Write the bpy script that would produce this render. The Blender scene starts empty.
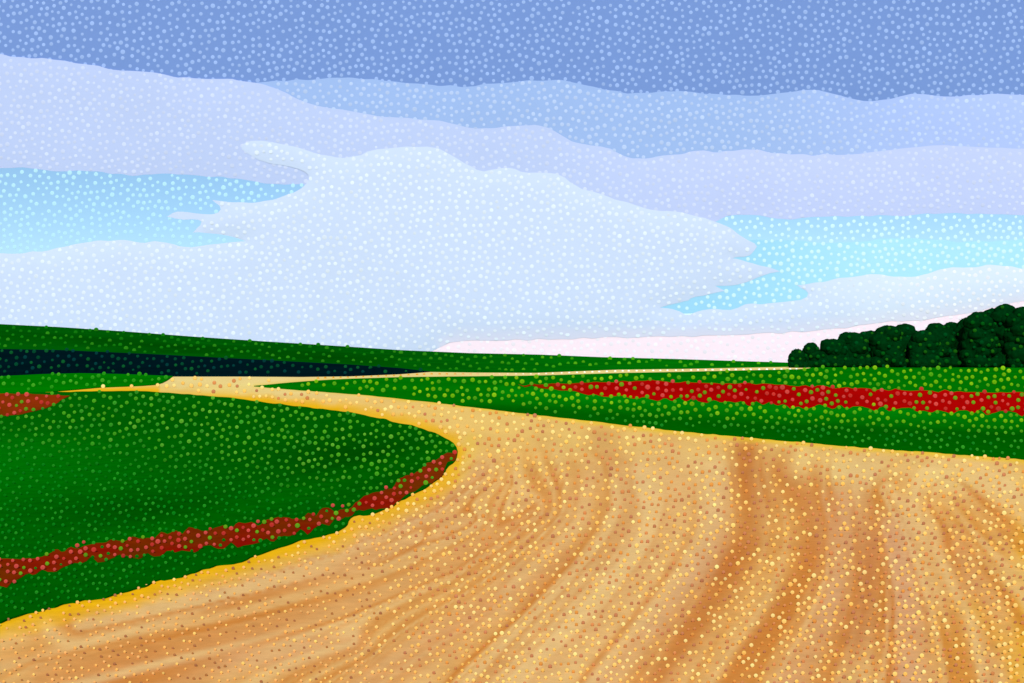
import bpy, math, random
import numpy as np
from mathutils import Vector
from mathutils.geometry import delaunay_2d_cdt

# ------------------------------------------------------------------ camera, light
scn = bpy.context.scene
W, HH = 1024, 683
LENS = 35.0
F = LENS / 36.0 * W          # focal length in pixels
YH = 360.0                   # eye-level row
EYE = 3.0                    # eye height in metres

cam = bpy.data.objects.new('camera', bpy.data.cameras.new('camera'))
scn.collection.objects.link(cam)
cam.location = (0, 0, EYE)
cam.rotation_euler = (math.radians(90), 0, 0)
cam.data.lens = LENS
cam.data.sensor_width = 36
cam.data.shift_y = (YH - HH / 2) / W
cam.data.clip_start = 0.1
cam.data.clip_end = 30000
scn.camera = cam

SUN_EL, SUN_AZ = 40.0, 3.0
world = bpy.data.worlds.new('World'); scn.world = world; world.use_nodes = True
wn = world.node_tree; wn.nodes.clear()
sky = wn.nodes.new('ShaderNodeTexSky'); sky.sky_type = 'NISHITA'; sky.sun_disc = False
sky.sun_elevation = math.radians(SUN_EL); sky.sun_rotation = math.radians(180 + SUN_AZ)
sky.altitude = 0; sky.air_density = 1.0; sky.dust_density = 0.2; sky.ozone_density = 4.0
bg = wn.nodes.new('ShaderNodeBackground'); bg.inputs['Strength'].default_value = 0.12
wo = wn.nodes.new('ShaderNodeOutputWorld')
tint = wn.nodes.new('ShaderNodeVectorMath'); tint.operation = 'MULTIPLY'; tint.inputs[1].default_value = (.94, 1.05, 1.06)
wn.links.new(sky.outputs[0], tint.inputs[0]); wn.links.new(tint.outputs[0], bg.inputs['Color']); wn.links.new(bg.outputs[0], wo.inputs['Surface'])

sl = bpy.data.lights.new('sun', 'SUN'); sl.energy = 3.6; sl.angle = math.radians(0.5); sl.color = (1.0, 0.965, 0.91)
so = bpy.data.objects.new('sun', sl); scn.collection.objects.link(so)
so.rotation_euler = (math.radians(90 - SUN_EL), 0, math.radians(-SUN_AZ))

scn.view_settings.view_transform = 'Standard'
scn.view_settings.look = 'None'
scn.view_settings.exposure = 0.0
scn.view_settings.gamma = 1.0
scn.view_settings.use_curve_mapping = False

# ------------------------------------------------------------------ helpers
rng = np.random.RandomState(7)
random.seed(7)
def lin(r, g, b):
    f = lambda c: (c / 255 / 12.92) if c / 255 <= 0.04045 else ((c / 255 + 0.055) / 1.055) ** 2.4
    return np.array([f(r), f(g), f(b)])
GK = 1 / 0.97      # ground albedo per wanted radiance
def G(r, g, b): return np.clip(lin(r, g, b) * GK, 0, 0.95)
CK = 1 / 1.17
def K(r, g, b): return np.clip(lin(r, g, b) * CK * np.array([1.04, .955, .975]), 0, 0.97)

def tag(o, label, cat=None, group=None, kind=None):
    o['label'] = label
    if cat: o['category'] = cat
    if group: o['group'] = group
    if kind: o['kind'] = kind
    return o

def attr_mat(name, grain=0.06, scale=3.0, bump=0.0, tone=0.0, tscale=0.02):
    m = bpy.data.materials.new(name); m.use_nodes = True
    nt = m.node_tree; N = nt.nodes; L = nt.links
    b = N['Principled BSDF']; b.inputs['Roughness'].default_value = 1.0
    b.inputs['Specular IOR Level'].default_value = 0.0
    a = N.new('ShaderNodeAttribute'); a.attribute_name = 'col'
    tc = N.new('ShaderNodeTexCoord')
    n = N.new('ShaderNodeTexNoise'); n.inputs['Scale'].default_value = scale; n.inputs['Detail'].default_value = 6
    L.new(tc.outputs['Object'], n.inputs['Vector'])
    mr = N.new('ShaderNodeMapRange'); mr.inputs['From Min'].default_value = 0.25; mr.inputs['From Max'].default_value = 0.75
    mr.inputs['To Min'].default_value = 1 - grain; mr.inputs['To Max'].default_value = 1 + grain
    L.new(n.outputs['Fac'], mr.inputs['Value'])
    n2 = N.new('ShaderNodeTexNoise'); n2.inputs['Scale'].default_value = tscale; n2.inputs['Detail'].default_value = 3
    L.new(tc.outputs['Object'], n2.inputs['Vector'])
    mr2 = N.new('ShaderNodeMapRange'); mr2.inputs['From Min'].default_value = 0.3; mr2.inputs['From Max'].default_value = 0.7
    mr2.inputs['To Min'].default_value = 1 - tone; mr2.inputs['To Max'].default_value = 1 + tone
    L.new(n2.outputs['Fac'], mr2.inputs['Value'])
    mul = N.new('ShaderNodeMath'); mul.operation = 'MULTIPLY'
    L.new(mr.outputs[0], mul.inputs[0]); L.new(mr2.outputs[0], mul.inputs[1])
    v = N.new('ShaderNodeVectorMath'); v.operation = 'SCALE'
    L.new(a.outputs['Color'], v.inputs[0]); L.new(mul.outputs[0], v.inputs['Scale'])
    L.new(v.outputs[0], b.inputs['Base Color'])
    if bump:
        bp = N.new('ShaderNodeBump'); bp.inputs['Strength'].default_value = bump; bp.inputs['Distance'].default_value = 0.03
        L.new(n.outputs['Fac'], bp.inputs['Height']); L.new(bp.outputs[0], b.inputs['Normal'])
    return m

M_EARTH = attr_mat('sandy_earth', 0.07, 6.0, 0.25, 0.03, 0.15)
M_GRASS = attr_mat('grass', 0.16, 2.5, 0.0, 0.16, 0.035)
M_CLOUD = attr_mat('cloud', 0.012, 0.01, 0.0, 0.015, 0.0015)
M_DOT = attr_mat('dot', 0.05, 0.6)
M_LEAF = attr_mat('leaves', 0.3, 0.8)

def mesh_obj(name, verts, faces, cols, mat, parent=None, smooth=False):
    verts = np.asarray(verts, np.float32)
    me = bpy.data.meshes.new(name)
    if isinstance(faces, np.ndarray) and faces.ndim == 2:
        nf, k = faces.shape
        me.vertices.add(len(verts)); me.vertices.foreach_set('co', verts.ravel())
        me.loops.add(nf * k); me.loops.foreach_set('vertex_index', faces.astype(np.int32).ravel())
        me.polygons.add(nf)
        me.polygons.foreach_set('loop_start', np.arange(0, nf * k, k, dtype=np.int32))
        me.polygons.foreach_set('loop_total', np.full(nf, k, np.int32))
        me.update(calc_edges=True); me.validate()
    else:
        me.from_pydata([tuple(map(float, v)) for v in verts], [], [tuple(f) for f in faces]); me.update()
    cols = np.asarray(cols, np.float32)
    if cols.ndim == 1: cols = np.tile(cols, (len(verts), 1))
    ca = me.color_attributes.new('col', 'FLOAT_COLOR', 'POINT')
    ca.data.foreach_set('color', np.hstack([cols, np.ones((len(cols), 1), np.float32)]).astype(np.float32).ravel())
    me.polygons.foreach_set('use_smooth', np.full(len(me.polygons), smooth))
    me.materials.append(mat)
    o = bpy.data.objects.new(name, me); scn.collection.objects.link(o)
    if parent: o.parent = parent
    return o

def vnoise(x, y, seed=0):
    xi = np.floor(x).astype(np.int64); yi = np.floor(y).astype(np.int64)
    fx = x - xi; fy = y - yi; fx = fx * fx * (3 - 2 * fx); fy = fy * fy * (3 - 2 * fy)
    def h(a, b):
        n = (a * 374761393 + b * 668265263 + seed * 1442695041) & 0x7fffffff
        n = (n ^ (n >> 13)) * 1274126177 & 0x7fffffff
        return ((n ^ (n >> 16)) & 0xffff) / 65535.0
    return (h(xi, yi) * (1 - fx) + h(xi + 1, yi) * fx) * (1 - fy) + (h(xi, yi + 1) * (1 - fx) + h(xi + 1, yi + 1) * fx) * fy

# ------------------------------------------------------------------ terrain
RIDGE = np.array([(-900, 321), (-300, 322), (0, 324), (60, 327), (120, 331), (200, 337), (260, 341), (340, 346), (400, 350), (470, 353),
                  (540, 354.5), (600, 357), (680, 359), (740, 361), (805, 363), (900, 364), (1900, 364)], float)
Y0, Y1 = 230.0, 600.0
def sstep(t): t = np.clip(t, 0, 1); return t * t * (3 - 2 * t)
def terrain_uy(u, Y):
    px = 512 + u * F
    hr = EYE - (np.interp(px, RIDGE[:, 0], RIDGE[:, 1]) - YH) * Y1 / F - 0.15
    z = hr * sstep((Y - Y0) / (Y1 - Y0))
    return z - np.clip(Y - Y1, 0, None) * 0.02
def offd(off, Y): return off * (0.2 + 0.8 * sstep((Y - 40) / 120))
def at(px, py, off=0.0):
    """point where the sight line of a sample meets the land raised by off"""
    px = np.asarray(px, float); py = np.asarray(py, float)
    u = (px - 512) / F
    lo = np.full(px.shape, 1.0); hi = np.full(px.shape, Y1)
    for _ in range(46):
        mid = (lo + hi) / 2
        g = YH + (EYE - terrain_uy(u, mid) - offd(off, mid)) / mid * F - py
        lo = np.where(g > 0, mid, lo); hi = np.where(g > 0, hi, mid)
    Y = (lo + hi) / 2
    return np.stack([u * Y, Y, terrain_uy(u, Y) + offd(off, Y)], -1)

def densify(poly, step, ragged=0.0, closed=True):
    pts = []
    n = len(poly)
    for i in range(n if closed else n - 1):
        a = np.array(poly[i], float); b = np.array(poly[(i + 1) % n], float)
        k = max(1, int(np.hypot(*(b - a)) / step))
        for j in range(k):
            pts.append(a + (b - a) * j / k)
    if not closed: pts.append(np.array(poly[-1], float))
    return np.array(pts)
def smooth_poly(poly, sharp=60, it=2):
    """Chaikin corner cutting that keeps sharp tips and the far frame corners"""
    p = [np.array(q, float) for q in poly]
    for _ in range(it):
        out = []; n = len(p)
        for i in range(n):
            a, b, c = p[i - 1], p[i], p[(i + 1) % n]
            v1, v2 = a - b, c - b
            l1, l2 = np.hypot(*v1), np.hypot(*v2)
            ang = math.degrees(math.acos(np.clip(np.dot(v1, v2) / (l1 * l2 + 1e-9), -1, 1)))
            if ang < sharp or b[0] < -100 or b[0] > 1150: out.append(b)
            else:
                out.append(b + v1 * min(0.25, 8 / max(l1, 1e-6))); out.append(b + v2 * min(0.25, 8 / max(l2, 1e-6)))
        p = out
    return np.array(p)

def inside(P, poly):
    x, y = P[:, 0], P[:, 1]; r = np.zeros(len(P), bool)
    n = len(poly)
    for i in range(n):
        x1, y1 = poly[i]; x2, y2 = poly[(i + 1) % n]
        if y1 == y2: continue
        c = ((y1 > y) != (y2 > y)) & (x < (x2 - x1) * (y - y1) / (y2 - y1) + x1)
        r ^= c
    return r
def bdist(P, poly):
    d = np.full(len(P), 1e9)
    for i in range(len(poly)):
        a = poly[i]; b = poly[(i + 1) % len(poly)]
        ab = b - a; L2 = ab @ ab
        if L2 < 1e-12: continue
        t = np.clip(((P - a) @ ab) / L2, 0, 1)
        q = a + t[:, None] * ab
        d = np.minimum(d, np.hypot(P[:, 0] - q[:, 0], P[:, 1] - q[:, 1]))
    return d
def fill(poly, gx, rows):
    x0, x1 = poly[:, 0].min(), poly[:, 0].max()
    rows = np.array([r for r in rows if poly[:, 1].min() < r < poly[:, 1].max()])
    if len(rows):
        X, Yy = np.meshgrid(np.arange(x0 + gx / 2, x1, gx), rows)
        P = np.stack([X.ravel(), Yy.ravel()], 1)
        P = P[inside(P, poly)]
        P = P[bdist(P, poly) > 0.25]
    else: P = np.zeros((0, 2))
    V = np.vstack([poly, P]); n = len(poly)
    r = delaunay_2d_cdt([Vector((float(a), float(b))) for a, b in V], [], [list(range(n))], 1, 1e-6)
    return np.array([(v.x, v.y) for v in r[0]]), [tuple(f) for f in r[2]]

ROWS = np.concatenate([np.arange(322, 364, 2.0), np.arange(364, 380, 0.5), np.arange(380, 400, 1.0), np.arange(400, 470, 3.0), np.arange(470, 800, 8.0)])

def slab(name, poly, off, thick, colf, mat, ragged=0.0, seed=0, gx=9):
    """a sheet of land with a real edge: top follows the terrain, the sides drop to the soil"""
    B = densify(poly, 3.0)
    if ragged:
        m = (B[:, 0] > -60) & (B[:, 0] < 1090)
        amp = ragged * np.clip((B[:, 1] - 372) / 60, 0.05, 1)
        B[:, 1] += m * amp * (vnoise(B[:, 0] / 7, B[:, 1] / 9, seed) - 0.5) * 2
    V, Fc = fill(B, gx, ROWS)
    T = at(V[:, 0], V[:, 1], off)
    cols = colf(V[:, 0], V[:, 1])
    # rim: edges used by one face
    cnt = {}
    for f in Fc:
        for i in range(len(f)):
            e = (f[i], f[(i + 1) % len(f)]); k = tuple(sorted(e))
            cnt.setdefault(k, []).append(e)
    verts = list(T); cols = list(cols); low = {}
    faces = []
    # upward orientation
    for f in Fc:
        a, b, c = (T[i] for i in f[:3])
        nz = (b[0] - a[0]) * (c[1] - a[1]) - (b[1] - a[1]) * (c[0] - a[0])
        faces.append(f if nz > 0 else f[::-1])
    for k, es in cnt.items():
        if len(es) == 1:
            q = []
            for i in k:
                if i not in low:
                    low[i] = len(verts); p = T[i].copy(); p[2] -= thick; verts.append(p); cols.append(cols[i])
                q.append(low[i])
            faces.append((k[0], k[1], q[1], q[0]))
    return mesh_obj(name, np.array(verts), faces, np.array(cols), mat)

# base land, far beyond everything
us = np.linspace(-3.2, 3.2, 129)
Ys = np.concatenate([[2, 6, 12, 25, 50, 90, 140, 180, 210], np.arange(230, 620, 15), [640, 700, 800, 1000, 1300, 1800, 2500, 3300, 4200, 6000, 9000]])
Uu, YY = np.meshgrid(us, Ys)
Z = terrain_uy(Uu, YY) - 0.25 - 0.75 * sstep((YY - 190) / 60)
Z = np.where(YY > 3000, np.minimum(Z, terrain_uy(Uu, np.full_like(YY, 3000.)) - 0.001 * (YY - 3000)), Z)
gv = np.stack([(Uu * YY).ravel(), YY.ravel(), Z.ravel()], 1)
nc = len(us)
gf = np.array([(r * nc + c, r * nc + c + 1, (r + 1) * nc + c + 1, (r + 1) * nc + c) for r in range(len(Ys) - 1) for c in range(nc - 1)])
n0 = len(gv)
gv = np.vstack([gv, [(-6000, 2, -0.25), (6000, 2, -0.25), (6000, -3000, -0.25), (-6000, -3000, -0.25)]])
faces = [tuple(f) for f in gf] + [(n0 + 3, n0 + 2, n0 + 1, n0)]
o = mesh_obj('ground', gv, faces, G(10, 90, 10), M_GRASS)
tag(o, 'green land running out to the horizon behind the low hill', kind='structure')

# ------------------------------------------------------------------ field outlines (columns along the picture, rows down it)
MEADOW = [(-700, 394), (0, 393), (52, 392), (100, 391), (130, 390.6), (170, 392.8), (220, 396.5), (250, 400), (280, 404), (315, 408), (350, 412),
          (385, 419), (420, 427.5), (440, 435), (452, 442), (458, 450), (457, 457), (455, 462), (447, 466), (444, 475), (433, 483),
          (420, 491), (405, 497), (390, 507), (372, 513), (355, 515), (349, 518), (347, 526), (340, 530), (320, 535), (300, 540), (275, 549), (250, 557), (239, 561.7), (220, 564.5),
          (206, 568), (178, 576), (166, 580), (159, 579), (140, 587), (117, 594), (80, 599.6), (47, 608), (21, 614), (0, 621), (-100, 648), (-300, 700), (-700, 800)]
RFIELD = [(254, 385.8), (300, 381.5), (340, 379), (400, 377), (460, 376.3), (535, 375.5), (617, 373), (680, 371.8), (758, 370), (806, 369), (816, 366.4), (860, 366.05), (1024, 366.05), (1700, 366.05),
          (1700, 505), (1300, 479), (1024, 459), (932, 452), (850, 446), (758, 438), (671, 430), (589, 420.6), (512, 411.5), (425, 401), (370, 395), (325, 391.5), (290, 389)]
TRACKTOP = [(173, 376), (300, 376.2), (350, 375.6), (400, 373.6), (430, 371.4), (480, 372), (535, 372.3), (617, 369.2), (680, 368.5), (758, 367), (808, 366.2), (860, 366), (1700, 366)]
DARKTOP = [(-700, 349), (0, 349), (60, 350), (150, 354), (256, 359.5), (350, 364.5), (400, 368), (430, 371.4)]
DARKBOT = [(430, 371.4), (400, 373.6), (350, 375.6), (300, 376.2), (240, 375.8), (173, 375.8), (120, 373.8), (80, 373), (40, 374), (0, 376), (-700, 378)]
STRIP = [(-700, 378), (0, 376), (40, 374), (80, 373), (120, 373.8), (173, 375.8), (167, 380), (162, 382.5), (155, 384.3), (140, 385.4), (100, 387), (77, 389.2), (52, 391.3), (0, 392.6), (-700, 393.6)]
LPOP = [(-700, 390), (0, 393.6), (30, 393.8), (55, 395), (70, 396), (62, 399), (56, 404), (46, 408), (30, 412), (12, 415), (0, 416.5), (-700, 440)]
MPOP = [(457, 449), (440, 459), (415, 472), (380, 492), (345, 507), (300, 517), (250, 523), (200, 530), (150, 535), (105, 541), (60, 550), (40, 555), (0, 560.5), (-200, 585), (-600, 640),
        (-600, 690), (-200, 625), (0, 588), (14, 582), (30, 575), (54, 568), (77, 562), (100, 558.6), (140, 555.6), (187, 553), (206, 549), (239, 543), (275, 539), (300, 533), (330, 524), (355, 513.5), (372, 511.5), (389, 505.5), (404, 495.7), (419, 489.7), (432, 481.7), (443, 473.7), (445.5, 465.2), (453, 460.8), (456, 456)]
RPOP = [(518, 385.2), (573, 383), (620, 381.5), (657, 380.5), (665, 381.8), (758, 384), (850, 387.8), (940, 391), (1024, 393.5), (1700, 417),
        (1700, 440), (1024, 413.5), (900, 409.5), (758, 404), (687, 399.8), (616, 397), (589, 393.2), (545, 388.2)]
ridge_in = [tuple(p) for p in RIDGE if -700 <= p[0] <= 1700]
HILL = [(-700, 321.4)] + [p for p in ridge_in] + [(1700, 364)] + TRACKTOP[::-1][:-5] + DARKTOP[::-1]
# TRACKTOP reversed runs from the right to x=480; continue on the dark field's upper edge
HILL = [(x, y + 0.05) if i < len(ridge_in) + 2 else (x, y) for i, (x, y) in enumerate(HILL)]

def mixc(a, b, t): t = np.asarray(t)[..., None]; return a * (1 - t) + b * t

# ---- road: sand with streaks of its own colour, one sheet under the fields
STREAKS = [
 ([(600, 440), (617, 463), (630, 508), (607, 543), (562, 593), (512, 643), (470, 690)], 13, (200, 118, 52), .75),
 ([(668, 450), (675, 508), (652, 558), (612, 608), (556, 660), (520, 700)], 13, (214, 140, 78), .7),
 ([(745, 455), (757, 523), (727, 568), (708, 603), (682, 643), (652, 690)], 14, (198, 104, 34), .95),
 ([(785, 470), (817, 528), (812, 563), (787, 608), (747, 653), (716, 700)], 11, (204, 112, 42), .85),
 ([(862, 480), (869, 553), (867, 593), (857, 643), (838, 700)], 14, (198, 106, 44), .9),
 ([(885, 490), (922, 558), (942, 608), (952, 643), (966, 700)], 13, (214, 128, 24), .9),
 ([(945, 500), (992, 553), (1030, 590), (1060, 640)], 11, (218, 140, 40), .6),
 ([(535, 510), (450, 568), (340, 608), (200, 638), (40, 676)], 10, (214, 130, 66), .6),
 ([(560, 556), (480, 620), (380, 690)], 12, (208, 120, 58), .6),
 ([(420, 540), (330, 575), (230, 600), (100, 640), (0, 668)], 7, (218, 138, 70), .45),
 ([(500, 600), (400, 655), (330, 700)], 9, (216, 134, 76), .5),
 ([(545, 430), (575, 480), (540, 540), (480, 590)], 10, (222, 158, 88), .5),
 ([(640, 470), (650, 530), (600, 590), (540, 650), (500, 690)], 9, (238, 196, 130), .65),
 ([(712, 470), (715, 540), (670, 600), (620, 660), (590, 700)], 12, (226, 178, 128), .6),
 ([(835, 500), (842, 580), (815, 640), (785, 700)], 12, (224, 170, 122), .75),
 ([(895, 530), (908, 610), (905, 700)], 14, (220, 160, 118), .75),
 ([(955, 545), (985, 610), (1005, 700)], 12, (226, 168, 110), .6),
 ([(590, 470), (580, 520), (520, 580), (430, 640), (360, 690)], 9, (236, 186, 118), .55),
 ([(470, 520), (380, 560), (250, 590), (80, 625)], 9, (230, 178, 116), .5),
 ([(480, 470), (440, 500), (380, 530), (300, 556), (200, 588)], 7, (222, 172, 128), .5),
 ([(350, 640), (200, 665), (50, 700)], 12, (222, 158, 112), .6),
 ([(800, 462), (900, 474), (1060, 486)], 12, (246, 212, 132), .7),
 ([(560, 450), (590, 440), (660, 450), (720, 462)], 8, (238, 196, 112), .5),
 ([(1030, 470), (1022, 560), (1026, 700)], 9, (240, 168, 12), .9),
 ([(975, 610), (1010, 650), (1030, 700)], 8, (238, 168, 26), .7),
 ([(470, 440), (466, 460), (458, 475)], 6, (250, 200, 60), .7),
 ([(440, 410), (500, 424), (570, 436)], 8, (240, 194, 100), .5),
]
def pdist(P, pts):
    d = np.full(len(P), 1e9)
    pts = np.array(pts, float)
    for i in range(len(pts) - 1):
        a, b = pts[i], pts[i + 1]; ab = b - a
        t = np.clip(((P - a) @ ab) / (ab @ ab), 0, 1); q = a + t[:, None] * ab
        d = np.minimum(d, np.hypot(P[:, 0] - q[:, 0], P[:, 1] - q[:, 1]))
    return d
def chaikin_open(p, it=3):
    p = np.array(p, float)
    for _ in range(it):
        q = p[:-1] * .75 + p[1:] * .25; r = p[:-1] * .25 + p[1:] * .75
        m = np.empty((len(q) * 2, 2)); m[0::2] = q; m[1::2] = r
        p = np.vstack([p[:1], m, p[-1:]])
    return p
def road_cols(px, py):
    P = np.stack([px, py], 1)
    c = np.tile(G(230, 164, 84), (len(P), 1))
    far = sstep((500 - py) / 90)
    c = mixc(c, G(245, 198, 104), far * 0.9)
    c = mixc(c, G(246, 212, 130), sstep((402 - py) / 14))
    c = mixc(c, G(244, 202, 90), 0.8 * (np.abs(px - 230) < 60) * sstep(1 - np.abs(py - 389) / 8) * sstep(1 - np.abs(px - 230) / 60))
    wob = (vnoise(px / 60, py / 25, 3) - .5) * 16
    for pts, w, rgb, s in STREAKS:
        cl = chaikin_open(pts, 2)
        d = np.abs(pdist(P, cl) + wob * 0.35)
        k = s * np.exp(-(d / (w * 1.45)) ** 2) * .72 * (0.7 + 0.6 * vnoise(px / 30, py / 40, int(w + pts[0][0])))
        c = mixc(c, G(*rgb), np.clip(k, 0, 1))
    num = np.zeros(len(P)); den = np.zeros(len(P))
    for i, ex in {19: -3.6, 18: -2, 9: -.4, 7: .6, 20: 1.4, 10: 6.4, 17: 7.2, 8: 7.6, 0: 9.4, 12: 10, 1: 10.4, 13: 11.8, 2: 13, 3: 14.3, 14: 15.7, 4: 16.8, 15: 18.1, 5: 19.3, 16: 20.2, 6: 21.4}.items():
        w_ = 1 / (pdist(P, np.array(STREAKS[i][0], float)) + 6) ** 2.2
        num += w_ * ex; den += w_
    phi = num / den
    lines = vnoise(phi * 2.1, px / 160 + py / 130, 31) * .6 + vnoise(phi * 4.6, px / 110 + py / 90, 32) * .4 - .5
    amp = sstep((py - 430) / 60)
    c = mixc(c, G(212, 126, 46), np.clip(lines * 2.6, 0, .8) * amp)
    c = mixc(c, G(242, 196, 122), np.clip(-lines * 2.2, 0, .7) * amp)
    # ochre verges where sand meets grass
    dl = bdist(P, np.array(MEADOW_S)); dr = bdist(P, np.array(RFIELD_S))
    near = sstep((py - 385) / 120)
    jit = vnoise(px / 9, py / 9, 11)
    wl = 5 + 14 * near * (px < 460) + 6 * jit
    east = (px > 250)
    c = mixc(c, G(246, 180, 8), 0.97 * np.clip(1.3 - 1.3 * dl / wl, 0, 1) ** 0.6 * np.where(px > 340, 0.9, 1))
    c = mixc(c, G(252, 196, 30), 0.95 * east * np.clip(1 - dr / (2.5 + 3.5 * sstep((px - 400) / 300)), 0, 1) ** 0.7)
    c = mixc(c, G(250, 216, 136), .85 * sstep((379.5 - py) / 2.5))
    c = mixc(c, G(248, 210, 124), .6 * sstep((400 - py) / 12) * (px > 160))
    # fine brushed grain running with the sweep of the road
    g = vnoise(px / 22 + py / 60, py / 5, 21) - .5
    c = c * (1 + 0.10 * g)[:, None]
    return np.clip(c, 0, .95)

MEADOW_S = smooth_poly(MEADOW, 60, 1); RFIELD_S = smooth_poly(RFIELD, 60, 1)
rx = np.concatenate([np.arange(-700, -40, 20.), np.arange(-40, 1066, 3.), np.arange(1066, 1701, 20.)])
ry = np.concatenate([np.arange(364.6, 376, 0.6), np.arange(376, 400, 1.5), np.arange(400, 700, 3.), [705, 720, 740, 770, 820, 900, 1050, 1300, 1900]])
RX, RY = np.meshgrid(rx, ry)
rv = at(RX.ravel(), RY.ravel(), 0.0)
rcols = road_cols(RX.ravel(), np.minimum(RY.ravel(), 700))
nr = len(rx)
idx = np.arange(len(ry) * nr).reshape(len(ry), nr)
rf = np.stack([idx[1:, :-1], idx[1:, 1:], idx[:-1, 1:], idx[:-1, :-1]], -1).reshape(-1, 4)
o = mesh_obj('dirt_road', rv, rf, rcols, M_EARTH, smooth=True)
tag(o, 'wide sandy road sweeping round the meadow, streaked ochre and brown', kind='structure')

# ---- fields
def c_meadow(px, py):
    c = np.tile(G(0, 92, 2), (len(px), 1))
    c = mixc(c, G(0, 118, 4), sstep(1 - np.hypot((px - 10) / 220, (py - 465) / 75)) * .6)
    c = mixc(c, G(0, 68, 0), sstep(1 - np.hypot((px - 380) / 150, (py - 460) / 50)) * .8)
    c = mixc(c, G(0, 74, 0), sstep(1 - np.hypot((px - 150) / 190, (py - 510) / 26)) * .7)
    c = mixc(c, G(0, 110, 0), sstep(1 - np.abs(py - 575 + (px) * .28) / 20) * .4)
    return c
def c_rfield(px, py):
    top = np.interp(px, [518, 1024, 1700], [385, 395, 418]); bot = np.interp(px, [500, 758, 1024, 1700], [388, 404, 414, 442])
    c = np.tile(G(0, 112, 2), (len(px), 1))
    c = mixc(c, G(0, 128, 6), sstep(1 - np.abs(py - bot - 3) / 10) * (px > 500))
    c = mixc(c, G(0, 90, 0), sstep((py - bot - 12) / 10))
    return c
def flat(col):
    return lambda px, py: np.tile(col, (len(px), 1))
def c_hill(px, py):
    r = np.interp(px, RIDGE[:, 0], RIDGE[:, 1])
    c = np.tile(G(0, 84, 4), (len(px), 1))
    c = mixc(c, G(0, 110, 4), sstep((px - 350) / 350))
    c = mixc(c, G(0, 66, 0), sstep(1 - np.abs(py - r - 12) / 8) * .6 * (px < 400))
    return c
o = slab('hill_field', HILL, 0.15, 1.5, c_hill, M_GRASS)
tag(o, 'long green hill slope rising to the left under the clouds', kind='structure')
o = slab('dark_field', DARKTOP + DARKBOT[1:], 0.15, 1.5, flat(G(0, 22, 26)), M_GRASS)
tag(o, 'dark blue black ploughed field at the foot of the hill', kind='structure')
o = slab('grass_strip', STRIP, 0.13, 0.5, flat(G(0, 116, 0)), M_GRASS)
tag(o, 'bright green strip between the dark field and the thin side track', kind='structure')
o = slab('meadow', MEADOW_S, 0.12, 0.3, c_meadow, M_GRASS, ragged=1.3, seed=5)
tag(o, 'rounded deep green meadow inside the bend of the road', kind='structure')
o = slab('right_field', RFIELD_S, 0.12, 0.3, c_rfield, M_GRASS, ragged=0.5, seed=9)
tag(o, 'green field beyond the road with a band of poppies across it', kind='structure')
def c_lpop(px, py): return mixc(np.tile(G(150, 44, 8), (len(px), 1)), G(120, 48, 2), vnoise(px / 12, py / 5, 2))
def c_mpop(px, py):
    c = mixc(np.tile(G(152, 8, 4), (len(px), 1)), G(108, 48, 0), vnoise(px / 35, py / 10, 4))
    return mixc(c, G(124, 46, 4), sstep((px - 395) / 40) * .8)
def c_rpop(px, py): return mixc(np.tile(G(176, 4, 2), (len(px), 1)), G(150, 30, 0), sstep((600 - px) / 60))
o = slab('poppies', smooth_poly(LPOP, 60, 1), 0.2, 0.1, c_lpop, M_GRASS, ragged=1.5, seed=1)
tag(o, 'small patch of brick red poppies at the far edge of the meadow', 'poppies', kind='stuff')
o = slab('poppies', smooth_poly(MPOP, 60, 1), 0.15, 0.08, c_mpop, M_GRASS, ragged=4.5, seed=2)
tag(o, 'curving band of dark red poppies along the meadow beside the road bend', 'poppies', kind='stuff')
o = slab('poppies', smooth_poly(RPOP, 40, 1), 0.16, 0.1, c_rpop, M_GRASS, ragged=6, seed=3, gx=6)
tag(o, 'straight crimson band of poppies across the field in front of the trees', 'poppies', kind='stuff')

# ------------------------------------------------------------------ round dots: flower heads, pebbles, cloud puffs
def ico(sub):
    import bmesh
    bm = bmesh.new(); bmesh.ops.create_icosphere(bm, subdivisions=sub, radius=1.0)
    v = np.array([tuple(a.co) for a in bm.verts]); f = np.array([[q.index for q in a.verts] for a in bm.faces]); bm.free()
    return v, f
IV, IF = ico(2)
def lens(depth, ns=12):
    """a shallow round head: flat middle, bevelled rim, closed behind; it faces -Y"""
    v = [(0, -depth, 0)]
    for r, y in ((.42, -depth * .97), (.8, -depth * .8), (1.0, 0.0), (.6, depth * .6)):
        for k in range(ns):
            a = math.tau * k / ns; v.append((r * math.cos(a), y, r * math.sin(a)))
    v.append((0, depth * .8, 0)); f = []
    for k in range(ns):
        k2 = (k + 1) % ns
        f.append((0, 1 + k, 1 + k2)); f.append((1 + 3 * ns + k, len(v) - 1, 1 + 3 * ns + k2))
        for q in range(3):
            a, b, c, d = 1 + q * ns + k, 1 + q * ns + k2, 1 + (q + 1) * ns + k2, 1 + (q + 1) * ns + k
            f.append((a, d, b)); f.append((b, d, c))
    return np.array(v, float), np.array(f)
PUFF = lens(.05, 10); HEAD = lens(.3, 10)
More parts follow.
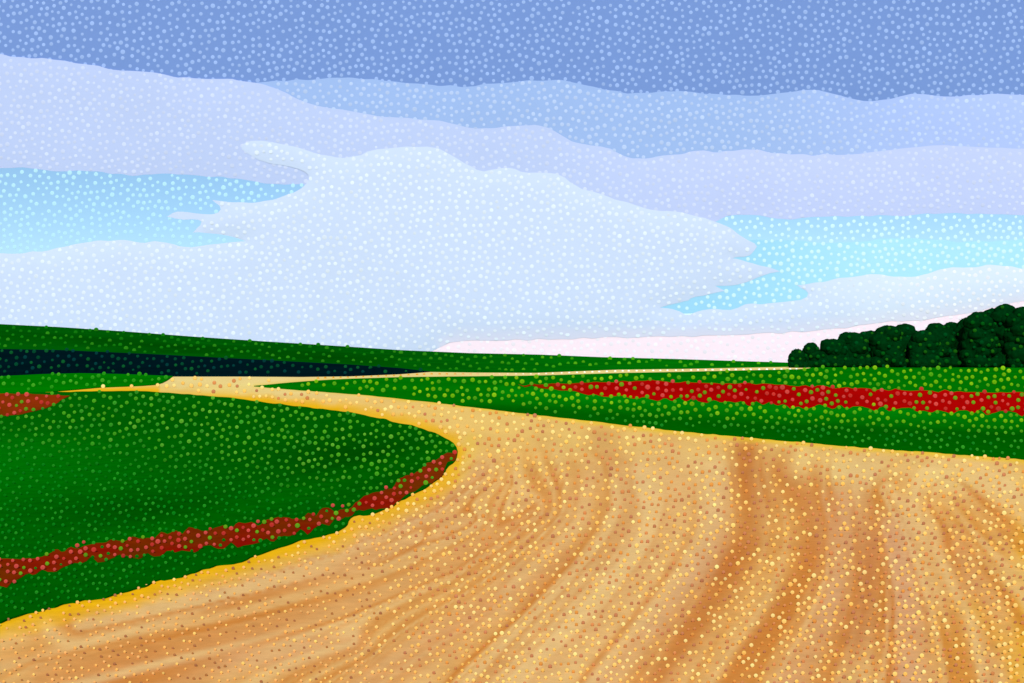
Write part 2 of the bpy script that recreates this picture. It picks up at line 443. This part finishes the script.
def balls(name, P, R, cols, eye=None, squash=(1, 1, 1), mat=None, parent=None, shape=None):
    IV, IF = shape if shape is not None else (globals()['IV'], globals()['IF'])
    n = len(P); k = len(IV)
    R = np.asarray(R)
    V = (IV[None] * np.array(squash)) * R[:, None, None] + P[:, None, :]
    C = np.repeat(cols[:, None, :], k, 1)
    if eye is not None:
        m = (-IV[:, 1] > 0.88) if shape is None else (np.arange(k) == 0)
        C[:, m, :] = C[:, m, :] * 0.55 + eye[:, None, :] * 0.45
    Fs = (IF[None] + (np.arange(n) * k)[:, None, None]).reshape(-1, 3)
    return mesh_obj(name, V.reshape(-1, 3), Fs, C.reshape(-1, 3), mat or M_DOT, parent, smooth=shape is None)

def poisson(x0, y0, x1, y1, r, seed):
    rg = np.random.RandomState(seed); cs = r / math.sqrt(2)
    nx, ny = int((x1 - x0) / cs) + 1, int((y1 - y0) / cs) + 1
    grid = -np.ones((nx, ny), int); pts = []
    cand = int((x1 - x0) * (y1 - y0) / (r * r) * 26)
    C = rg.rand(cand, 2) * (x1 - x0, y1 - y0)
    r2 = r * r
    for x, y in C:
        gx, gy = int(x / cs), int(y / cs)
        if grid[gx, gy] >= 0: continue
        ok = True
        for i in range(max(0, gx - 2), min(nx, gx + 3)):
            for j in range(max(0, gy - 2), min(ny, gy + 3)):
                g = grid[i, j]
                if g >= 0 and (pts[g][0] - x) ** 2 + (pts[g][1] - y) ** 2 < r2: ok = False; break
            if not ok: break
        if ok: grid[gx, gy] = len(pts); pts.append((x, y))
    return np.array(pts) + (x0, y0)

D = poisson(-200, 322, 1224, 760, 5.9, 3)
HP = np.array(HILL); DP = np.array(DARKTOP + DARKBOT[1:]); SP = np.array(STRIP)
MPs = smooth_poly(MPOP, 60, 1); LPs = smooth_poly(LPOP, 60, 1); RPs = smooth_poly(RPOP, 40, 1)
zone = np.full(len(D), 'none', dtype='<U8')
below = D[:, 1] > np.interp(D[:, 0], RIDGE[:, 0], RIDGE[:, 1]) + 5
zone[below] = 'road'
trk = below & (D[:, 1] < np.interp(D[:, 0], RFIELD_S[:12, 0], RFIELD_S[:12, 1])) & (D[:, 0] > 300)
zone[trk] = 'track'
for nm, pl, mg in (('hill', HP, 0.8), ('dark', DP, 0.8), ('strip', SP, 1.0), ('meadow', MEADOW_S, 2.0), ('rfield', RFIELD_S, 2.0)):
    ins = inside(D, pl); dd = bdist(D, pl)
    zone[ins] = nm; zone[(dd < mg) & (zone != 'none')] = 'skip'
Dj = D + rng.normal(0, 3.2, D.shape) * [1, .8]
zone[inside(Dj, MPs) & (zone == 'meadow')] = 'mpop'
zone[inside(D + rng.normal(0, 2.2, D.shape), LPs) & (zone == 'meadow')] = 'lpop'
zone[inside(D + rng.normal(0, 1.3, D.shape), RPs) & (zone == 'rfield')] = 'rpop'
px, py = D[:, 0], D[:, 1]
rad = np.clip(rng.normal(1.9, 0.22, len(D)), 1.35, 2.5)
BK = .84     # the heads stand upright and face the sun, so they catch more of it than the ground
def pick(n, table):
    w = np.array([t[0] for t in table], float); w /= w.sum()
    i = rng.choice(len(table), n, p=w); c = np.array([G(*t[1]) for t in table])[i]
    return np.clip(c * (1 + rng.normal(0, .07, (n, 1))), 0, .95)
def emit(names, objname, label, cat, colf, off, lift=0.8, rs=1.0, eyecol=None, sq=(1, 1, 1), shp=HEAD):
    m = np.isin(zone, names); q = D[m]
    P0 = at(q[:, 0], q[:, 1], off)
    R = rad[m] * rs * P0[:, 1] / F
    if callable(colf): c, rm = colf(q, zone[m])
    P0[:, 2] += R * rm * lift
    c = c * BK
    e = np.tile(eyecol, (len(q), 1)) if eyecol is not None else None
    o = balls(objname, P0, R * rm, c, e, squash=sq, shape=shp)
    return tag(o, label, cat, kind='stuff')

def cf_meadow(q, z):
    n = len(q); x, y = q[:, 0], q[:, 1]
    a = pick(n, [(3, (74, 158, 28)), (2, (54, 144, 34)), (1, (98, 172, 44))])
    b = pick(n, [(3, (12, 124, 22)), (2, (34, 138, 30)), (1, (6, 112, 12))])
    t = sstep((y - 400 - 0.28 * (x - 0).clip(0, 460) * .55) / 60)
    t = np.where(x > 380, t * .45, t)
    c = mixc(a, b, t)
    rr = 1 - .12 * t
    return c, rr
m_grass = G(0, 92, 8)
emit(['meadow'], 'flower_heads', 'countless round yellow green flower heads dotted over the meadow', 'flowers', cf_meadow, 0.12, eyecol=m_grass)
def cf_strip(q, z): return pick(len(q), [(2, (44, 150, 24)), (1, (70, 165, 34))]), np.ones(len(q))
emit(['strip'], 'flower_heads', 'green tufts dotted over the narrow strip below the dark field', 'tufts', cf_strip, 0.13, lift=.7, eyecol=m_grass)
def cf_dark(q, z): return pick(len(q), [(2, (6, 72, 44)), (1, (14, 88, 40)), (1, (6, 60, 56))]), np.ones(len(q)) * .95
emit(['dark'], 'seedling_tufts', 'dim green tufts dotted over the dark ploughed field', 'tufts', cf_dark, 0.15, lift=.7)
def cf_hill(q, z):
    t = sstep((q[:, 0] - 350) / 300)
    return mixc(pick(len(q), [(2, (20, 116, 14)), (1, (44, 132, 20))]), pick(len(q), [(2, (60, 156, 16)), (1, (90, 172, 20))]), t), np.ones(len(q))
emit(['hill'], 'hill_bushes', 'round green bushes dotted over the long hill slope', 'bushes', cf_hill, 0.15, lift=.3)
def cf_rf(q, z):
    x, y = q[:, 0], q[:, 1]
    bot = np.interp(x, [500, 758, 1024, 1700], [388, 404, 414, 442])
    a = pick(len(q), [(3, (116, 176, 14)), (2, (88, 164, 22)), (1, (140, 190, 20))])
    b = pick(len(q), [(3, (50, 146, 34)), (2, (24, 128, 30))])
    t = sstep((y - bot - 8) / 20) * np.where(x < 520, .5, 1)
    return mixc(a, b, t), 1.05 - .15 * t
emit(['rfield'], 'flower_heads', 'countless round lime green flower heads dotted over the right field', 'flowers', cf_rf, 0.12, eyecol=G(0, 110, 8))
def cf_pop(q, z):
    n = len(q)
    c = pick(n, [(5, (206, 76, 66)), (3, (190, 54, 44)), (2, (92, 160, 26))])
    g = inside(q, RPs) & (rng.rand(n) < .25)
    c[g] = pick(int(g.sum()), [(1, (92, 160, 26))])
    return c, np.ones(n) * 1.08
emit(['mpop'], 'poppy_heads', 'round salmon red poppy heads of the curving band by the road bend', 'poppies', cf_pop, 0.16, eyecol=G(160, 30, 10))
emit(['lpop'], 'poppy_heads', 'round brick red poppy heads of the small far patch', 'poppies', cf_pop, 0.2, eyecol=G(160, 30, 10))
emit(['rpop'], 'poppy_heads', 'round salmon red poppy heads of the straight crimson band', 'poppies', cf_pop, 0.16, eyecol=G(180, 20, 10))
# pebbles: two tones lying on the sand
zone[(zone == 'road') & (py < 379.5)] = 'skip'
rm_ = zone == 'road'
u = rng.rand(len(D))
darkp = .30 * np.ones(len(D))
darkp = np.where((px > 480) & (py < 560), .36, darkp); darkp = np.where(px < 420, .2, darkp)
Pq = np.stack([px, py], 1)
sd = np.zeros(len(D))
for pts, w, rgb, s in STREAKS[:7]:
    sd = np.maximum(sd, np.exp(-(pdist(Pq, chaikin_open(pts, 2)) / (w * .9)) ** 2))
darkp = darkp + .4 * sd * (px > 560)
zone[rm_ & (u < darkp)] = 'rdark'
zone[rm_ & (u >= darkp)] = 'rlight'
lost = (zone == 'rlight') & (px < 430) & (py > 540) & (rng.rand(len(D)) < .2); zone[lost] = 'skip'
def cf_rl(q, z):
    x, y = q[:, 0], q[:, 1]
    a = pick(len(q), [(3, (246, 206, 112)), (2, (240, 190, 92)), (2, (252, 220, 136))])
    b = pick(len(q), [(2, (240, 180, 92)), (2, (234, 176, 104)), (1, (250, 206, 110))])
    t = sstep((480 - x) / 200) * sstep((y - 500) / 60)
    rr = 1 + .14 * sstep((x - 600) / 300) * sstep((y - 470) / 80) - .22 * t
    return mixc(mixc(a, b, t), G(232, 176, 100), np.full(len(q), .16)), rr
emit(['rlight'], 'pale_pebbles', 'pale yellow round pebbles strewn over the sandy road', 'pebbles', cf_rl, 0.0, sq=(1, .2, 1), shp=None, lift=.92)
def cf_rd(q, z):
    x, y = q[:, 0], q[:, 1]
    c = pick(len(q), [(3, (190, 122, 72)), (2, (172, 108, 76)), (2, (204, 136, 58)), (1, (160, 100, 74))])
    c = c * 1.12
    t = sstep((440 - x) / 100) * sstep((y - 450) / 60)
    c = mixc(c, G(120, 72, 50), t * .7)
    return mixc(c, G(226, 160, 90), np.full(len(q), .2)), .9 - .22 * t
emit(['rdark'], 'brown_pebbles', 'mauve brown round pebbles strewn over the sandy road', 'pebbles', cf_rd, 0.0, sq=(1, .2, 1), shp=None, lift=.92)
# stones lined along the thin far track
tx = np.arange(318, 806, 7.6) + rng.normal(0, .5, 65)[:len(np.arange(318, 806, 7.6))]
ttop = np.interp(tx, [p[0] for p in TRACKTOP], [p[1] for p in TRACKTOP]); tbot = np.interp(tx, RFIELD_S[:14, 0], RFIELD_S[:14, 1])
ty = (ttop + tbot) / 2 + .3
Pt = at(tx, ty, 0.02)
tc_ = mixc(np.tile(G(206, 140, 24), (len(tx), 1)), G(255, 250, 232), sstep((tx - 430) / 170))
o = balls('track_stones', Pt, np.minimum(1.35, (tbot - ttop) * .33) * Pt[:, 1] / F, tc_)
tag(o, 'row of small pale stones lying along the thin far track', 'stones', kind='stuff')

# ------------------------------------------------------------------ clouds
def cloud(name, poly, Yd, thick, col, dotcol, label, it=1, bulge=26.0, wpx=34.0, hide=None, seed=0, dr=1.85, colf=None):
    """a bank of cloud: rounded front, flat back, real thickness, standing kilometres away"""
    s = Yd / F
    pl = smooth_poly(poly, 50, it)
    pl = densify(pl, 4.0)
    m = (pl[:, 0] > -80) & (pl[:, 0] < 1100)
    pl[:, 1] += m * (vnoise(pl[:, 0] / 11, pl[:, 1] / 11, seed) - .5) * 2.2
    V, Fc = fill(pl, 9.0, np.arange(-300, 420, 8.0))
    def front(P):
        d = np.clip(bdist(P, pl) / wpx, 0, 1)
        return (d * (2 - d)) * bulge * (.75 + .5 * vnoise(P[:, 0] / 110, P[:, 1] / 60, seed + 5))
    fr = front(V)
    X = (V[:, 0] - 512) * s; Zc = EYE - (V[:, 1] - YH) * s
    c0 = np.array([0.0, Yd, 0.0])
    n = len(V)
    bd = np.clip(bdist(V, pl) / 30, 0, 1)
    vf = np.stack([X, -fr, Zc], 1); vb = np.stack([X, thick * bd * (2 - bd) + .5, Zc], 1)
    cnt = {}
    for f in Fc:
        for i in range(len(f)):
            e = (f[i], f[(i + 1) % len(f)]); cnt.setdefault(tuple(sorted(e)), []).append(e)
    faces = []
    for f in Fc:
        a, b, c = (V[i] for i in f[:3])
        cw = (b[0] - a[0]) * (c[1] - a[1]) - (b[1] - a[1]) * (c[0] - a[0])   # rows run down
        g = f if cw < 0 else f[::-1]
        faces.append(g); faces.append(tuple(i + n for i in g[::-1]))
    rim = []
    for k, es in cnt.items():
        if len(es) == 1: a, b = es[0]; rim.append((a, b))
    cc = np.tile(col, (n, 1)) if colf is None else colf(V[:, 0], V[:, 1], 0)
    o = mesh_obj(name, np.vstack([vf, vb]), faces, np.vstack([cc, cc]), M_CLOUD, smooth=True)
    o.location = c0
    tag(o, label, 'cloud')
    # puffs on the front
    q = poisson(-120, -60, 1144, 372, 5.9, 40 + seed)
    q = q[inside(q, pl) & (bdist(q, pl) > 1.6)]
    for h in (hide or []): q = q[~inside(q, h) | (bdist(q, h) < 4)]
    if len(q):
        P = np.stack([(q[:, 0] - 512) * s, -front(q), EYE - (q[:, 1] - YH) * s], 1)
        n = len(q)
        dc = np.tile(dotcol, (n, 1)) if colf is None else colf(q[:, 0], q[:, 1], 1)
        dc = dc * (1 + rng.normal(0, .035, (n, 1)))
        p = balls('puffs', P, np.clip(rng.normal(dr, .22, n), 1.3, 2.5) * s, np.clip(dc, 0, 1), shape=PUFF, mat=M_CLOUD, parent=o)
        p['kind'] = 'stuff'
    return o, pl

WHITE = [(-500, 262), (0, 253), (45, 252), (80, 242), (120, 240), (140, 243), (160, 241), (185, 248), (210, 245), (246, 242), (228, 236), (214, 233.5), (193, 232.5), (203, 223), (197, 219.5),
 (179, 220.5), (167, 216), (175, 212), (185, 211.6), (199, 214), (217, 214.5), (222, 208), (212, 200), (242, 202.8), (267, 202), (290, 195), (305, 186), (310.5, 177), (302, 169), (286, 164.8), (263, 162.5),
 (248, 154), (240, 147), (245, 141.5), (267, 141), (291, 145.6), (320, 154), (341, 159), (358, 156), (370, 149), (400, 147.5), (435, 146), (450, 154), (468, 165), (480, 172), (496, 168), (512, 167.5), (524, 173), (540, 172), (562, 175),
 (574, 186), (612, 197.5), (642, 207.5), (697, 215), (727, 225), (744, 239), (758, 245), (754, 251), (748, 256), (732, 258.5), (749, 262), (765, 267), (780, 271), (767, 274.5), (747, 282), (734, 285), (715, 286.5), (725, 291), (708, 294.5), (692, 297),
 (687, 302), (660, 307), (677, 310.5), (688, 316.5), (696, 312), (704, 308.6), (720, 310), (734, 310.5), (749, 303), (767, 304), (785, 302), (806, 300), (809, 292), (797, 285), (810, 283), (827, 281), (850, 276), (877, 274), (900, 277), (922, 276), (947, 267.5), (970, 268), (992, 264), (1024, 269), (1500, 262),
 (1500, 285), (1024, 301), (961, 314), (927, 320), (900, 321), (868, 324), (838, 329), (780, 333), (700, 336), (640, 337), (560, 339), (512, 340), (455, 340), (430, 352), (380, 366), (-500, 366)]
VIOLET = [(-500, 50), (0, 54), (20, 57), (49, 58.6), (88, 64.5), (109, 69), (125, 71), (148, 71.5), (186, 78), (220, 79), (250, 81), (270, 86), (300, 100), (325, 108), (350, 111), (390, 118), (425, 119), (450, 123), (475, 129), (495, 128), (512, 125.5), (542, 125),
 (567, 139), (585, 145), (607, 147), (620, 155), (637, 160), (665, 156), (697, 151), (725, 152), (752, 147.5), (782, 155), (815, 155), (852, 154), (895, 149), (937, 145), (980, 147), (1024, 149), (1500, 150),
 (1500, 216), (1024, 215), (985, 214), (937, 212.5), (900, 217), (872, 215), (830, 217), (782, 219), (765, 216), (747, 215), (720, 216), (700, 240), (400, 240), (300, 215), (306, 184), (300, 183), (280, 185.5), (255, 182), (230, 177.5), (200, 176), (165, 172.5), (130, 176), (95, 171), (60, 171.5), (30, 168), (0, 167.5), (-500, 170)]
BLUE = [(200, 95), (240, 84), (270, 81), (300, 80), (340, 77.5), (380, 80), (430, 85), (470, 86.5), (490, 84), (512, 81.5), (562, 80), (590, 86), (622, 92.5), (645, 93), (672, 91), (710, 94), (752, 96), (780, 93), (812, 89), (840, 96), (872, 101.5), (895, 98), (917, 93), (952, 97.5), (985, 94), (1024, 95), (1500, 96), (1500, 190), (1024, 185), (600, 185), (400, 150), (280, 125)]
TOP = [(-500, -420), (1500, -420), (1500, 130), (1024, 125), (512, 112), (250, 110), (0, 85), (-500, 80)]
PINK = [(-500, 345), (300, 345), (440, 328), (640, 325), (700, 323), (780, 321), (850, 314), (930, 304), (1000, 282), (1500, 270), (1500, 372), (-500, 372)]

def c_white(px, py, dot):
    if dot:
        return mixc(np.tile(K(232, 246, 255), (len(px), 1)), K(255, 255, 255), sstep((px - 850) / 100) * .6)
    c = np.tile(K(212, 230, 253), (len(px), 1))
    yb = np.interp(px, [430, 455, 640, 780, 868, 961, 1024], [352, 340, 337, 333, 324, 314, 301])
    c = mixc(c, K(223, 240, 255), sstep((px - 780) / 120))
    c = mixc(c, K(240, 236, 250), .6 * sstep((py - yb + 14) / 14) * (px > 440))
    return c
def c_violet(px, py, dot):
    c = mixc(np.tile(K(196, 214, 249), (len(px), 1)), K(202, 217, 254), sstep((px - 500) / 300))
    if dot: c = mixc(c, K(232, 242, 255), np.full(len(px), .42))
    return c
def c_blue(px, py, dot):
    c = mixc(np.tile(K(164, 195, 241), (len(px), 1)), K(184, 207, 254), sstep((px - 700) / 300))
    if dot: c = mixc(c, K(214, 232, 255), np.full(len(px), .5))
    return c
white, wp = cloud('cloud_bank', WHITE, 4000, 90, K(209, 226, 251), K(236, 248, 255), 'huge pale white cloud with ragged finger edges filling the lower sky', seed=1, bulge=5, wpx=24, colf=c_white)
violet, vp = cloud('cloud_bank', VIOLET, 4003, 80, None, None, 'long pale lilac cloud bank lying behind the white cloud', seed=2, bulge=2.5, hide=[wp], colf=c_violet)
bl, bp_ = cloud('cloud_bank', BLUE, 4006, 80, None, None, 'mid blue cloud band with a wavy top above the lilac bank', seed=3, bulge=2.5, hide=[wp, vp], colf=c_blue)
tp, tpp = cloud('cloud_bank', TOP, 4009, 80, K(124, 157, 216), K(162, 193, 242), 'deep blue cloud deck across the very top of the sky', seed=4, bulge=2.5, hide=[vp, bp_])
pk, pkp = cloud('cloud_bank', PINK, 4001.2, 60, np.clip(lin(255, 238, 245) * [.94, .86, .88], 0, .97), K(255, 250, 255), 'thin pale pink cloud strip low on the horizon left of the trees', seed=5, bulge=.5, hide=[wp])
SKYFILL = [(600, 262), (700, 246), (760, 240), (830, 243), (900, 238), (970, 242), (1040, 238), (1300, 240), (1300, 275), (1024, 275), (826, 292), (826, 314), (600, 314)]  # added sheet that gives the clear sky gap its colour, no real cloud
def c_skyfill(px, py, dot):
    return mixc(np.tile(lin(166, 222, 250) * CK * [1.04, 1, 1], (len(px), 1)), np.clip(lin(182, 236, 255) * CK * [1.04, 1, 1], 0, .97), sstep((px - 700) / 200))
lb, lbp = cloud('cloud_bank', SKYFILL, 4000.6, 60, None, None, 'pale cyan sheet added to stand in for clear sky in the right hand gap, reaching down between the white cloud fingers', seed=6, bulge=.1, hide=[np.array([(0, 0), (1400, 0), (1400, 683), (-200, 683), (-200, 0)], float)], colf=c_skyfill)
# cloudlets in the open blue gaps
q = poisson(-120, 150, 1144, 330, 5.9, 77)
keep = np.ones(len(q), bool)
for pl_ in (wp, vp, bp_, pkp): keep &= ~inside(q, pl_) & (bdist(q, pl_) > 1.0)
q = q[keep]; s = 4000.45 / F
P = np.stack([(q[:, 0] - 512) * s, np.full(len(q), 4000.45), EYE - (q[:, 1] - YH) * s], 1)
o = balls('cloudlets', P, np.clip(rng.normal(1.85, .22, len(q)), 1.2, 2.5) * s, mixc(np.tile(K(192, 243, 255), (len(q), 1)), K(216, 255, 255), sstep((q[:, 0] - 300) / 300)), shape=PUFF, mat=M_CLOUD)
tag(o, 'tiny round cloudlets dotted through the clear blue gaps', 'cloudlets', kind='stuff')

# ------------------------------------------------------------------ trees
from mathutils import noise as mnoise
LV, LF = ico(4)
def lobes_mesh(specs, seed):
    vs, fs, n = [], [], 0
    for (c, r) in specs:
        P = LV.copy()
        d = np.array([mnoise.noise(Vector(p) * 2.2 + Vector((seed, n * .01, 3))) * .12 + mnoise.noise(Vector(p) * 7 + Vector((seed, 9, n * .01))) * .07 for p in P])
        P = P * (1 + d)[:, None] * np.array(r) + np.array(c)
        vs.append(P); fs.append(LF + n); n += len(P)
    return np.vstack(vs), np.vstack(fs)
TREES = [(797, 349, 8, 350), (811, 342.5, 10, 356), (833, 339, 12, 362), (853, 332, 13, 368), (871, 330.5, 13, 376), (886, 325.5, 13, 366), (905, 323.5, 13, 374), (924, 330, 12, 362), (937, 323, 14, 370),
         (952, 322, 12, 380), (968, 317.5, 12, 372), (979, 311.5, 12, 364), (992, 308.5, 11, 378), (1005, 304, 14, 368), (1024, 306.5, 14, 362), (1046, 301, 17, 374), (1074, 304, 18, 366), (1104, 297, 20, 372)]
LBL = ['small low dark green tree at the open left end of the row', 'second tree of the row, round and barely taller than the end tree', 'third tree from the left, a low dome with a small notch before it',
       'fourth tree from the left where the row first steps up', 'flat topped fifth tree of the row beside the first step up', 'sixth tree, a raised bump just left of the middle peak',
       'tree with the pointed middle peak before the dip in the row', 'low tree in the dip between the middle peak and the taller half', 'broad tree just right of the dip in the row',
       'flat topped tree between the dip and the tall right end', 'tree on the rising shoulder left of the pointed tall bump', 'tree with a pointed bump left of the tallest crown',
       'narrow tree wedged just left of the tallest crown', 'tallest dark green tree near the right end of the row', 'last tree in view at the right edge, slightly lower than the tallest',
       'first tree past the right edge of the view', 'second tree past the right edge of the view', 'third tree past the right edge of the view']
for i, (tx_, ty_, hw, Yt) in enumerate(TREES):
    hw += 2 if i > 1 else 0
    s = Yt / F; u_ = (tx_ - 512) / F
    gz = float(terrain_uy(np.array(u_), np.array(float(Yt)))) + .1
    topz = EYE - (ty_ - YH) * s
    Hh = topz - gz; wv = hw * s
    root = bpy.data.objects.new('broadleaf_tree', None); scn.collection.objects.link(root)
    root.location = (u_ * Yt, Yt, gz)
    tag(root, LBL[i] if i < len(LBL) else 'dark green tree continuing the row past the right edge', 'tree', group='row of dark trees at the edge of the right field')
    rr = random.Random(i * 13 + 5)
    sp = []
    rt = wv * .62
    sp.append(((0, 0, Hh - rt * .95), (rt * 1.15, rt, rt * .95)))
    sp.append(((0, .4, Hh * .42), (wv * 1.08, wv * .85, Hh * .46)))
    nl = int(9 + Hh * 1.2)
    for k in range(nl):
        a = rr.random() * math.tau; hz = rr.random()
        zc = Hh * (.08 + .72 * hz)
        spread = wv * (.78 - .35 * hz) * (1.0 if i else .8)
        r = wv * (.42 + .2 * rr.random())
        r = min(r, (Hh - zc) * .9 + .4)
        sp.append(((math.cos(a) * spread, math.sin(a) * spread * .8, max(zc, r * .55)), (r * 1.05, r, r * .95)))
    for k in range(4):
        sp.append((((k - 1.5) * wv * .55, -wv * .5, wv * .3), (wv * .42, wv * .4, wv * .42)))
    V_, F_ = lobes_mesh(sp, i * 3.7)
    o = mesh_obj('crown', V_, F_, G(0, 44, 11), M_LEAF, root, smooth=True)
    # leafy sprays: clumps of leaf faces standing off the lobes, lighter
    lv, lf, lc = [], [], []; n = 0
    for k in range(520):
        c, r = sp[rr.randrange(len(sp))]
        th = rr.random() * math.tau; ph = math.acos(rr.uniform(-.4, 1))
        d = np.array((math.sin(ph) * math.cos(th), math.sin(ph) * math.sin(th), math.cos(ph)))
        p = np.array(c) + d * np.array(r) * rr.uniform(1.0, 1.07)
        if p[2] > Hh + .3: continue
        e1 = np.cross(d, (0.3, .2, .9)); e1 /= np.linalg.norm(e1); e2 = np.cross(d, e1)
        z_ = rr.uniform(.22, .5)
        for j in range(4):
            a = rr.random() * math.tau; o1 = (e1 * math.cos(a) + e2 * math.sin(a)) * z_ * .6
            w1 = (e1 * math.cos(a + 1.4) + e2 * math.sin(a + 1.4)) * z_ * .4
            t1 = o1 + d * rr.uniform(-.1, .25)
            lv += [p, p + t1 * .5 + w1 * .5, p + t1 * 1.3, p + t1 * .5 - w1 * .5]; lf.append((n, n + 1, n + 2, n + 3)); n += 4
            cc = G(0, 50, 10) if rr.random() < .6 else G(8, 64, 12)
            lc += [cc] * 4
    mesh_obj('leaves', np.array(lv), np.array(lf), np.array(lc), M_LEAF, root)['kind'] = 'stuff'
    # trunk, tapering with two limbs
    tv, tf = [], []
    def limb(p0, p1, r0, r1, ns=8):
        p0, p1 = np.array(p0, float), np.array(p1, float); d = p1 - p0; d /= np.linalg.norm(d)
        e1 = np.cross(d, (.1, 1, .05)); e1 /= np.linalg.norm(e1); e2 = np.cross(d, e1); b0 = len(tv)
        for t in range(5):
            c = p0 + (p1 - p0) * t / 4; r = r0 + (r1 - r0) * t / 4
            for k in range(ns):
                a = math.tau * k / ns; tv.append(c + (e1 * math.cos(a) + e2 * math.sin(a)) * r)
        for t in range(4):
            for k in range(ns): tf.append((b0 + t * ns + k, b0 + t * ns + (k + 1) % ns, b0 + (t + 1) * ns + (k + 1) % ns, b0 + (t + 1) * ns + k))
    limb((0, 0, -.4), (0, 0, Hh * .55), .32, .2); limb((0, 0, Hh * .3), (wv * .4, 0, Hh * .6), .16, .08); limb((0, 0, Hh * .35), (-wv * .4, .2, Hh * .65), .16, .08)
    mesh_obj('trunk', np.array(tv), np.array(tf), lin(70, 52, 36), M_LEAF, root, smooth=True)
    # round blossoms on the sunny side
    q = poisson(tx_ - hw * 1.1, ty_ + 3, tx_ + hw * 1.1, 368, 6.4, 200 + i)
    cen = np.array([s_[0] for s_ in sp]); rad_ = np.array([s_[1] for s_ in sp])
    pts = []
    for (ax, az) in q:
        X = (ax - tx_) * s; Zz = EYE - (az - YH) * s - gz
        best = None
        for c, r in sp:
            e = 1 - ((X - c[0]) / r[0]) ** 2 - ((Zz - c[2]) / r[2]) ** 2
            if e > .08:
                yy = c[1] - r[1] * math.sqrt(e)
                if best is None or yy < best: best = yy
        if best is not None: pts.append((X, best - .1, Zz))
    if pts:
        pts = np.array(pts)
        b = balls('leaf_tufts', pts, np.clip(rng.normal(1.9, .3, len(pts)), 1.2, 2.6) * s, pick(len(pts), [(2, (4, 72, 14)), (1, (24, 86, 12)), (1, (0, 64, 22))]), squash=(1, .6, 1), mat=M_DOT, parent=root)
        b['kind'] = 'stuff'
